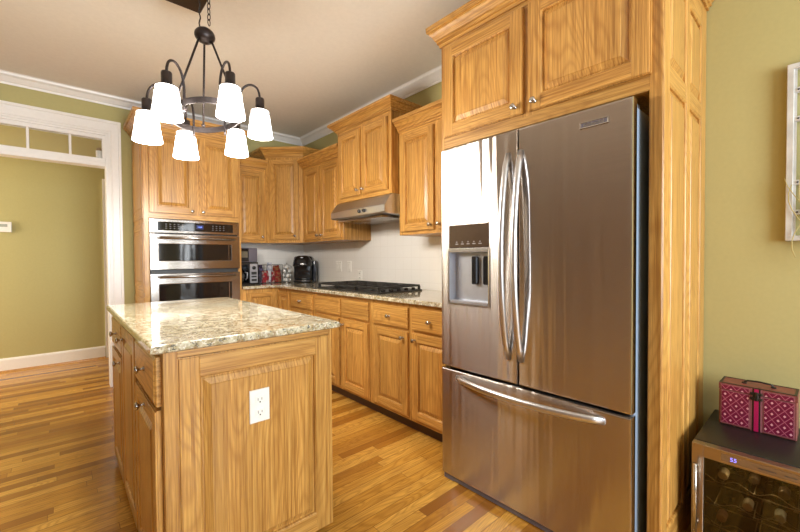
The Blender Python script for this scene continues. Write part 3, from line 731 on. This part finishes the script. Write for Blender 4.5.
m.loops(A + [A[0]], 0, cap0=False, cap1=False); bmesh.ops.remove_doubles(m.bm, verts=m.bm.verts, dist=1e-6); m.build('ring', BRONZE, CH)
for k in range(3):
    a = math.radians(200 + 120 * k)
    m = MB(); p0 = (.03 * math.cos(a), .03 * math.sin(a), 2.285 - 2.69); p1 = q(rr * math.cos(a), rr * math.sin(a), 1.93)
    m.tube([p0, p1], .0052, 8); m.lathe([(.001, -.012), (.010, -.004), (.010, .004), (.001, .012)], 10, c=p1)
    link(m, (p0[0], p0[1], p0[2] - .004), .012, .010, a, .0025); m.build('rod', BRONZE, CH)
BAND = plain('pale_metal_band', (.5, .48, .45), .4, 1.0)
PH = 3.8076
for i in range(6):
    a = PH + i * PI / 3; ca, sa = math.cos(a), math.sin(a)
    pt = lambda r, z: q(r * ca, r * sa, z)
    m = MB(); P = [pt(.152, 1.865), pt(.150, 1.93), pt(.152, 1.985), pt(.164, 2.030), pt(.186, 2.055), pt(.214, 2.062), pt(.240, 2.046), pt(.252, 2.016), pt(.255, 1.985)]
    sm = []
    for j in range(len(P) - 1):
        p0, p1, p2, p3 = (Vector(P[max(0, min(len(P) - 1, j + d))]) for d in (-1, 0, 1, 2))
        for s in (0, .33, .66):
            sm.append(.5 * ((2 * p1) + (p2 - p0) * s + (2 * p0 - 5 * p1 + 4 * p2 - p3) * s * s + (3 * p1 - p0 - 3 * p2 + p3) * s ** 3))
    sm.append(Vector(P[-1])); m.tube(sm, .0058, 8); m.build('arm', BRONZE, CH)
    c = Vector(pt(.255, 1.932)); tilt = Matrix.Translation(c)
    m = MB(); m.lathe([(.006, .062), (.020, .060), (.022, .054), (.022, .006), (.040, -.001), (.042, -.006), (.001, -.008)], 18, c=tuple(c)); m.build('socket', BRONZE, CH)
    m = MB(); m.lathe([(.040, -.005), (.044, -.008), (.045, -.026), (.0475, -.029), (.054, -.080), (.0635, -.142), (.061, -.142), (.051, -.080), (.044, -.026), (.041, -.010)], 28, c=tuple(c), cap0=False, cap1=False)
    sh = m.build('glass_shade', SHADE, CH)
    MB().lathe([(.0462, -.0265), (.0500, -.0275), (.0500, -.0300), (.0470, -.0310)], 28, c=tuple(c), cap0=False, cap1=False).build('shade_band', BAND, sh)
    m = MB(); m.lathe([(.001, -.02), (.014, -.03), (.016, -.05), (.026, -.080), (.028, -.100), (.018, -.120), (.001, -.126)], 16, c=tuple(c)); m.build('bulb', BULB, sh)
    l = bpy.data.lights.new('shade_light', 'POINT'); l.energy = 16; l.color = (1.0, .935, .835); l.shadow_soft_size = .05
    lo = bpy.data.objects.new('shade_light', l); C.objects.link(lo); lo.parent = CH; lo.location = c + Vector((0, 0, -.185))

# ---------------------------------------------------------------- things on the counter
BV = thing('toaster_oven', 'black toaster oven with grey side panel stacked on the coffee machine', 'toaster oven', (1.362, 4.06, 1.155))
m = MB(); m.box(0, .23, .008, .30, 0, .150, bev=.006, seg=2); m.build('housing', PLAST, BV)
m = MB(); m.rects([(.004, .135, .006, .144, .008), (.004, .135, .006, .144, 0), (.012, .127, .045, .115, 0), (.014, .125, .047, .113, .004)], mats=[0, 0, 0, 1]); m.build('door', [BLACK, plain('toaster_window', (.16, .14, .10), .15)], BV)
CM = thing('coffee_machine', 'black coffee machine with silver button panel beside the oven tower', 'coffee machine', (1.362, 4.06, .9145))
m = MB(); m.box(0, .236, .01, .30, 0, .018, bev=.004); m.box(0, .236, .12, .30, .01, .24); m.box(0, .236, .01, .30, .205, .2395, bev=.004); m.box(.135, .236, .010, .13, .01, .22); m.build('housing', BLACK, CM)
m = MB(); m.box(.145, .230, 0, .012, .016, .222, bev=.004); cp = m.build('control_panel', SILV, CM)
m = MB(); m.lathe([(.020, .0), (.020, .004), (.001, .004)], 16, axis='Y', c=(.188, .002, .178)); m.box(.160, .216, -.002, .001, .105, .135); m.box(.160, .216, -.002, .001, .075, .093); m.box(.160, .216, -.002, .001, .035, .060); m.build('buttons', BLACKM, cp)
m = MB(); m.lathe([(.001, .02), (.042, .02), (.050, .04), (.052, .09), (.040, .135), (.036, .16), (.001, .165)], 18, c=(.065, .065, 0)); cr = m.build('carafe', glassy('carafe_glass', (.25, .22, .2), .15), CM)
m = MB(); m.tube([(.108, .045, .135), (.128, .03, .125), (.126, .03, .07), (.112, .04, .05)], .006, 8); m.build('handle', SILV, cr)

BK = thing('wire_basket', 'black wire basket holding coffee packets on the back counter', 'basket', (1.655, 4.16, .9145))
m = MB(); bw, bd_, bh = .262, .13, .205
for z in (.004, .07, .14, bh):
    r = .0028 if z in (.004, bh) else .0016
    m.tube([(0, 0, z), (bw, 0, z), (bw, bd_, z), (0, bd_, z), (0, 0, z)], r, 6)
for x in [bw * k / 6 for k in range(7)]:
    for y in (0, bd_): m.tube([(x, y, .004), (x, y, bh)], .0028 if x in (0, bw) else .0014, 6)
    m.tube([(x, 0, .004), (x, bd_, .004)], .0014, 6)
for y in (.043, .086):
    for x in (0, bw): m.tube([(x, y, .004), (x, y, bh)], .0014, 6)
m.build('wire_frame', BLACKM, BK)
def pouch(name, label, loc, w_, h_, d_, mat, cat, lean=0, label2=None):
    m = MB(); A = []
    for s, (ww, dd) in ((0, (1, 1)), (.5, (1.02, 1.1)), (.8, (.98, .55)), (.93, (.96, .12)), (1, (1, .10))):
        A.append([(w_ / 2 * ww * a, d_ / 2 * dd * b, h_ * s) for a, b in ((-1, -1), (0, -1.15), (1, -1), (1, 1), (0, 1.15), (-1, 1))])
    m.loops(A, 0, cap0=True, cap1=True, smooth=False)
    o = m.build(name, mat); o.location = loc; o.rotation_euler = (0, lean, 0); tag(o, label, cat, 'packets in the wire basket'); return o
def packmat(nm, c1, c2, sc=28):
    m, t, b = nt(nm); tc = N(t, 'ShaderNodeTexCoord'); ns = N(t, 'ShaderNodeTexNoise', Scale=float(sc), Detail=1.0); lk(t, tc.outputs['Object'], ns.inputs['Vector'])
    lk(t, ramp(t, ns.outputs[0], [(.52, c1), (.56, c2)]), b.inputs['Base Color']); b.inputs['Roughness'].default_value = .3; return m
REDP = packmat('red_printed_foil', (.26, .008, .018), (.38, .30, .26)); REDQ = packmat('red_gold_printed_foil', (.24, .006, .008), (.28, .12, .05), 34)
SILP = packmat('silver_printed_foil', (.62, .63, .68), (.30, .32, .40), 24); PURP = packmat('dark_purple_foil', (.025, .02, .045), (.12, .10, .2), 24)
pouch('coffee_packet', 'dark purple foil packet at the left end of the basket', (1.683, 4.225, .921), .048, .20, .05, PURP, 'packet')
pouch('coffee_packet', 'short pink-red printed packet low in the basket front', (1.722, 4.19, .921), .070, .135, .045, REDP, 'packet')
pouch('coffee_packet', 'tall silver foil packet leaning in the middle of the basket', (1.782, 4.235, .921), .060, .225, .05, SILP, 'packet', .06)
pouch('coffee_packet', 'bright red packet right of the silver packet', (1.815, 4.205, .921), .034, .125, .03, REDP, 'packet')
pouch('coffee_packet', 'red and gold packet at the right end of the basket', (1.872, 4.215, .921), .072, .190, .06, REDQ, 'packet', -.05)

KG = thing('pod_coffee_maker', 'black rounded single-cup coffee maker in the counter corner', 'coffee maker', (2.125, 4.05, .9145), -.62)
m = MB(); m.box(-.105, .105, -.06, .15, 0, .30, bev=.03, seg=3); m.box(-.095, .095, -.15, .0, 0, .035, bev=.012, seg=2); m.build('housing', BLACK, KG)
m = MB()
A = []
for k in range(9):
    s = k / 8; z = .185 + .125 * math.sin(s * PI / 2); sc = math.cos(s * PI / 2) ** .55 if k < 8 else .12
    A.append([(.112 * sc * math.copysign(abs(math.cos(a)) ** .6, math.cos(a)), -.03 + .145 * sc * math.copysign(abs(math.sin(a)) ** .6, math.sin(a)), z) for a in [2 * PI * j / 28 for j in range(28)]])
m.loops(A, 0, cap0=True, cap1=True, smooth=True); hd = m.build('brew_head', BLACK, KG)
m = MB(); m.tube([(-.085, -.08, .255), (-.05, -.125, .275), (0, -.14, .282), (.05, -.125, .275), (.085, -.08, .255)], .009, 8, rx=.006); m.build('handle', SILV, hd)
m = MB(); m.box(.110, .150, -.04, .14, .0, .25, bev=.015, seg=3); m.build('water_tank', plain('smoky_tank', (.03, .035, .05), .08), KG)

PC = thing('pod_carousel', 'small chrome wire rack of coffee pods beside the black coffee maker', 'pod rack', (1.965, 4.15, .9145))
m = MB(); m.lathe([(.045, 0), (.045, .006), (.004, .008)], 20); m.tube([(0, 0, .006), (0, 0, .225)], .0035, 8)
for z in (.055, .105, .155, .20):
    m.tube([(.030 * math.cos(a), .030 * math.sin(a), z) for a in [2 * PI * j / 20 for j in range(21)]], .0018, 6)
m.build('wire_rack', NICKEL, PC)
pod = None
for z in (.030, .080, .130, .178):
    for j in range(5):
        a = 2 * PI * j / 5 + z * 9
        if pod is None:
            m = MB(); m.lathe([(.0135, -.018), (.0175, .014), (.0195, .0155), (.0195, .017), (.001, .0175)], 14, axis='X'); pod = m.build('coffee_pod', [PAPER]); o = pod
        else: o = pod.copy(); C.objects.link(o)
        o.location = (1.965 + .030 * math.cos(a), 4.15 + .030 * math.sin(a), .9145 + z); o.rotation_euler = (0, 0, a)
        tag(o, 'small white coffee pod held in the chrome wire pod rack', 'coffee pod', 'pods in the chrome rack')

# outlets and switches on the splash
def plate(name, label, cat, Yc, Zc, gang):
    o = thing(name, label, cat, (RX - .0085, Yc, Zc), QR90)
    w_ = .07 + .046 * (gang - 1)
    m = MB(); m.rects([(-w_ / 2, w_ / 2, -.0575, .0575, 0), (-w_ / 2, w_ / 2, -.0575, .0575, -.003), (-w_ / 2 + .003, w_ / 2 - .003, -.0545, .0545, -.0055)], cap0=True); m.build('cover_plate', IVORY, o)
    return o, w_
for yc, lab, gg in ((3.60, 'white double switch plate on the tile nearer the coffee maker', 2), (3.395, 'white single switch plate on the tile nearer the cooktop', 1)):
    o, w_ = plate('light_switch', lab, 'switch', yc, 1.10, gg)
    for k in range(gg):
        xx = (k - (gg - 1) / 2) * .046; MB().box(xx - .0165, xx + .0165, -.008, -.005, -.033, .033, bev=.0015).build('rocker', IVORY, o)
o, w_ = plate('wall_outlet', 'outlet low on the tile splash behind the cooktop', 'outlet', 3.20, 1.005, 1)
for z in (-.024, .024):
    m = MB(); m.box(-.0165, .0165, -.0075, -.005, z - .0145, z + .0145, bev=.002); f_ = m.build('socket', IVORY, o)
    m = MB(); m.box(-.010, -.006, -.0082, -.0072, z - .006, z + .008); m.box(.006, .010, -.0082, -.0072, z - .006, z + .008); m.build('slots', SLOT, f_)

# ---------------------------------------------------------------- hall things
o = thing('thermostat', 'white thermostat box on the far yellow hall wall', 'thermostat', (-.43, HY - .001, 1.545))
MB().box(-.062, .062, -.026, 0, -.055, .055, bev=.004).build('housing', IVORY, o)
MB().box(-.03, .03, -.0275, -.025, .0, .03).build('display', plain('lcd_grey', (.35, .38, .33), .3), o)
m = MB(); cu = thing('small_vase', 'little white cup standing on the transom ledge above the doorway', 'vase', (.297, BY + .091, 2.0855))
m.lathe([(.018, 0), (.022, .004), (.025, .115), (.023, .115), (.020, .008), (.001, .008)], 18, cap1=False); m.build('cup', IVORY, cu)
m = MB(); m.lathe([(.001, .05), (.019, .06), (.021, .12), (.016, .142), (.001, .148)], 12); m.build('filling', plain('dried_brown', (.25, .17, .08), .8, noise=.4, nscale=80), cu)

# ---------------------------------------------------------------- wine cooler
WX, WY1 = 1.826, .332
WC = thing('wine_cooler', 'small black wine cooler with steel-framed glass door against the wall', 'wine cooler', (WX, WY1, 0), QR90)
WW, WD_, WH = .46, .47, .46
m = MB(); m.box(0, WW, .045, WD_, .025, .035); m.box(0, .02, .045, WD_, .02, WH - .004); m.box(WW - .02, WW, .045, WD_, .02, WH - .004); m.box(0, WW, WD_ - .02, WD_, .02, WH - .004)
m.build('cabinet_body', CHARC, WC)
MB().box(0, WW, .040, WD_ + .0, WH - .022, WH, bev=.004, seg=2).build('top_panel', CHARC, WC)
m = MB(); 
for x in (.03, WW - .05):
    for y in (.07, WD_ - .05): m.lathe([(.015, 0), (.015, .026)], 12, c=(x + .01, y, 0))
m.build('feet', GASKET, WC)
m = MB(); m.box(.0205, WW - .0205, WD_ - .026, WD_ - .021, .036, WH - .023); m.box(.0202, .023, .05, WD_ - .026, .036, WH - .023); m.box(WW - .023, WW - .0202, .05, WD_ - .026, .036, WH - .023); m.build('liner', INTER, WC)
m = MB(); gx0, gx1, gz0, gz1 = .036, WW - .03, .07, .411
for a, b, c, d in ((0, gx0, .03, WH - .002), (gx1, WW, .03, WH - .002), (gx0, gx1, gz1, WH - .002), (gx0, gx1, .03, gz0)): m.box(a, b, 0, .036, c, d, bev=.001)
dw = m.build('door', steel('warm_brushed_steel', (.42, .34, .27), .3, .4), WC)
MB().box(gx0 - .003, gx1 + .003, .012, .016, gz0 - .003, gz1 + .003).build('glass', SMOKE, dw)
m = MB(); m.tube([(.016, -.030, .12), (.016, -.030, .392)], .0065, 10); m.tube([(.016, 0, .15), (.016, -.030, .15)], .005, 8); m.tube([(.016, 0, .370), (.016, -.030, .370)], .005, 8); m.build('handle', NICKEL, dw)
MB().box(.088, .30, -.0012, .001, .420, .447).build('control_strip', plain('brown_glass_strip', (.20, .12, .06), .12), dw)
text('55', .020, LEDV, dw, (.123, -.002, .433), (PI / 2, 0, 0), 'display_digits')
for a, b in ((.255, .285), (.19, .235)): MB().box(a, b, -.0018, -.0008, .431, .4335).build('button_mark', SLOT, dw)
CHROMED = plain('shelf_wire', (.45, .40, .32), .45, 1.0)
for z in (.300, .212, .132, .055):
    m = MB()
    for y in (.055, .40):
        m.tube([(.024, y, z), (WW - .024, y, z)], .0024, 6)
        P = [(.024 + (WW - .048) * k / 60, y, z + .018 + .010 * math.cos(2 * PI * (k / 60) * 4.0)) for k in range(61)]
        m.tube(P, .0019, 6)
    for k in range(4): x = .06 + (WW - .12) * k / 3; m.tube([(x, .055, z), (x, .40, z)], .0016, 6)
    m.build('wire_shelf', CHROMED, WC)
l = bpy.data.lights.new('cooler_fill', 'POINT'); l.energy = .45; l.color = (1, .80, .45); l.shadow_soft_size = .02  # point light added inside to brighten the bottles and shelves
lo = bpy.data.objects.new('cooler_fill', l); C.objects.link(lo); lo.parent = WC; lo.location = (.20, .06, .425)
g = 'wine bottles lying in the cooler'
def bottle(x, z, mat, capm, lab, y0=.060):
    t = thing('wine_bottle', lab, 'wine bottle', (WX + y0, WY1 - x, z), 0, g)
    m = MB(); m.lathe([(.014, 0), (.0145, .004), (.0145, .010), (.0135, .014), (.0135, .075), (.020, .100), (.034, .125), (.036, .14), (.036, .290), (.030, .298), (.001, .295)], 20, axis='X'); m.build('bottle_glass', mat, t)
    m = MB(); m.lathe([(.012, -.0015), (.0155, -.0005), (.0155, .045), (.0140, .046)], 18, axis='X', cap1=False); m.build('foil_capsule', capm, t)
GREENB = plain('dark_green_glass', (.015, .03, .012), .08); BROWNB = plain('amber_glass', (.16, .10, .015), .1)
CAPW = plain('cream_foil', (.72, .66, .55), .4); CAPB = plain('pale_blue_foil', (.58, .64, .62), .35); CAPR = plain('rose_foil', (.42, .20, .16), .4); CAPD = plain('dark_foil', (.08, .06, .05), .3)
bottle(0.086, 0.337, GREENB, CAPW, 'wine bottle with cream cap, top left in the cooler')
bottle(0.157, 0.249, GREENB, CAPW, 'wine bottle with cream cap, middle row of the cooler')
bottle(0.242, 0.249, GREENB, CAPB, 'wine bottle with pale blue-green cap in the cooler')
bottle(0.082, 0.169, GREENB, CAPR, 'wine bottle with rose cap, left of the third row')
bottle(0.252, 0.337, GREENB, CAPD, 'wine bottle with dark cap, top right in the cooler')
bottle(0.170, 0.337, BROWNB, CAPD, 'amber wine bottle with dark cap, top row centre', .10)

# ---------------------------------------------------------------- jewellery chest
JC = thing('jewellery_chest', 'magenta diamond-patterned chest with black clasp on the wine cooler', 'box', (2.118, .292, .4605), QR90 - .015)
JW, JD, JH = .235, .115, .178
m = MB(); m.box(0, JW, .0, JD, 0, JH - .028, bev=.003); m.build('chest_body', MAROON, JC)
m = MB()
m.loops([[(0 - e, 0 - e, z), (JW + e, 0 - e, z), (JW + e, JD + e, z), (0 - e, JD + e, z)] for e, z in ((.001, JH - .027), (.001, JH - .003), (-.002, JH))], 0, cap0=True, cap1=True)
ld = m.build('lid', MAROON, JC)
m = MB(); 
for a, b, c, d in ((0, JW, 0, .008), (0, JW, JD - .008, JD), (0, .008, .008, JD - .008), (JW - .008, JW, .008, JD - .008)): m.box(a, b, c, d, JH - .001, JH + .0012)
m.build('lid_border', BRASSD, ld)
m = MB()
for x in (.075, .165): m.box(x - .008, x + .008, .050, .064, JH - .001, JH + .006, bev=.002)
m.tube([(.075, .057, JH + .005), (.085, .057, JH + .013), (.12, .057, JH + .016), (.155, .057, JH + .013), (.165, .057, JH + .005)], .0035, 8); m.build('handle', BRASSD, ld)
for x0, x1 in ((.006, .100), (.138, JW - .006)):
    for z0, z1 in ((.006, JH - .030), (JH - .026, JH - .005)):
        m = MB(); m.box(x0, x1, -.0015 - (.001 if z0 > .1 else 0), .001, z0, z1, 0); m.box(x0 + .004, x1 - .004, -.0028 - (.001 if z0 > .1 else 0), -.001, z0 + (.004 if z0 < .1 else .001), z1 - .003, 1)
        m.build('brocade_panel', [PINKB, BROC], JC if z0 < .1 else ld)
m = MB(); m.box(.101, .137, -.0018, .001, .002, JH - .002, 1); m.box(.107, .131, -.003, .0, .002, JH - .002, 2); m.box(.112, .126, -.0042, 0, .002, JH - .002, 0); m.build('ribbon_strap', [MAG, PINKB, BRASSD], JC)
m = MB(); m.box(.101, .137, -.008, -.003, JH - .048, JH - .036, bev=.002); m.box(.101, .137, -.008, -.003, JH - .028, JH - .016, bev=.002); m.box(.112, .126, -.010, -.003, JH - .050, JH - .014, bev=.003); m.build('clasp', BRASSD, JC)

# ---------------------------------------------------------------- wall hanging
WF = thing('wall_frame', 'white distressed window-like frame hanging on the right wall', 'wall decor', (RX - .003, .106, 0), QR90)
z0, z1, wf = 1.245, 1.985, .52
m = MB()
m.box(0, .022, -.030, 0, z0, z1, 0, bev=.002); m.box(wf - .022, wf, -.030, 0, z0, z1, 0, bev=.002)
m.box(0, wf, -.031, 0, z1 - .022, z1, 0, bev=.002); m.box(0, wf, -.031, 0, z0, z0 + .022, 0, bev=.002)
for z in (1.875, 1.755, 1.490, 1.365): m.box(.02, wf - .02, -.027, -.004, z - .010, z + .010, 0, bev=.002)
for x in (.16, .35): m.box(x, x + .016, -.026, -.004, z0, z1, 0, bev=.002)
m.box(.022, .030, -.022, -.004, z0, z1); m.build('frame', WASH, WF)
m = MB(); rnd = random.Random(3)
for z in (1.875, 1.755, 1.490, 1.365):
    for k in range(9):
        x = .035 + k * .052; m.lathe([(.001, .0), (.004, .001), (.003, .003), (.001, .0035)], 8, axis='Y', c=(x, -.027, z))
m.build('nail_heads', BLACKM, WF)
m = MB()
for k in range(16):
    x = .05 + rnd.random() * .25; zb = 1.20 + rnd.random() * .2; P = []
    sx, ln, b0 = rnd.uniform(-.02, .14), rnd.uniform(.25, .45), rnd.uniform(-.05, .05)
    for j in range(10):
        s = j / 9; P.append((x + sx * s + b0 * math.sin(s * 5), -.036 - .012 * math.sin(s * 3), zb + ln * s))
    m.tube(P, .0016, 5)
for k in range(7):
    x = .03 + rnd.random() * .06; P = [(x + .04 * math.sin(j * .5 + k) - .02 * 0, -.038, 1.36 + .03 * k - .035 * j) for j in range(8)]; m.tube(P, .0018, 5)
gr = m.build('dried_grass', GOLDM); gr.location = (RX - .003, .106, 0); gr.rotation_euler = (0, 0, QR90); gr['kind'] = 'stuff'
tag(gr, 'thin dried grass stems tucked into the white wall frame', 'dried grass')
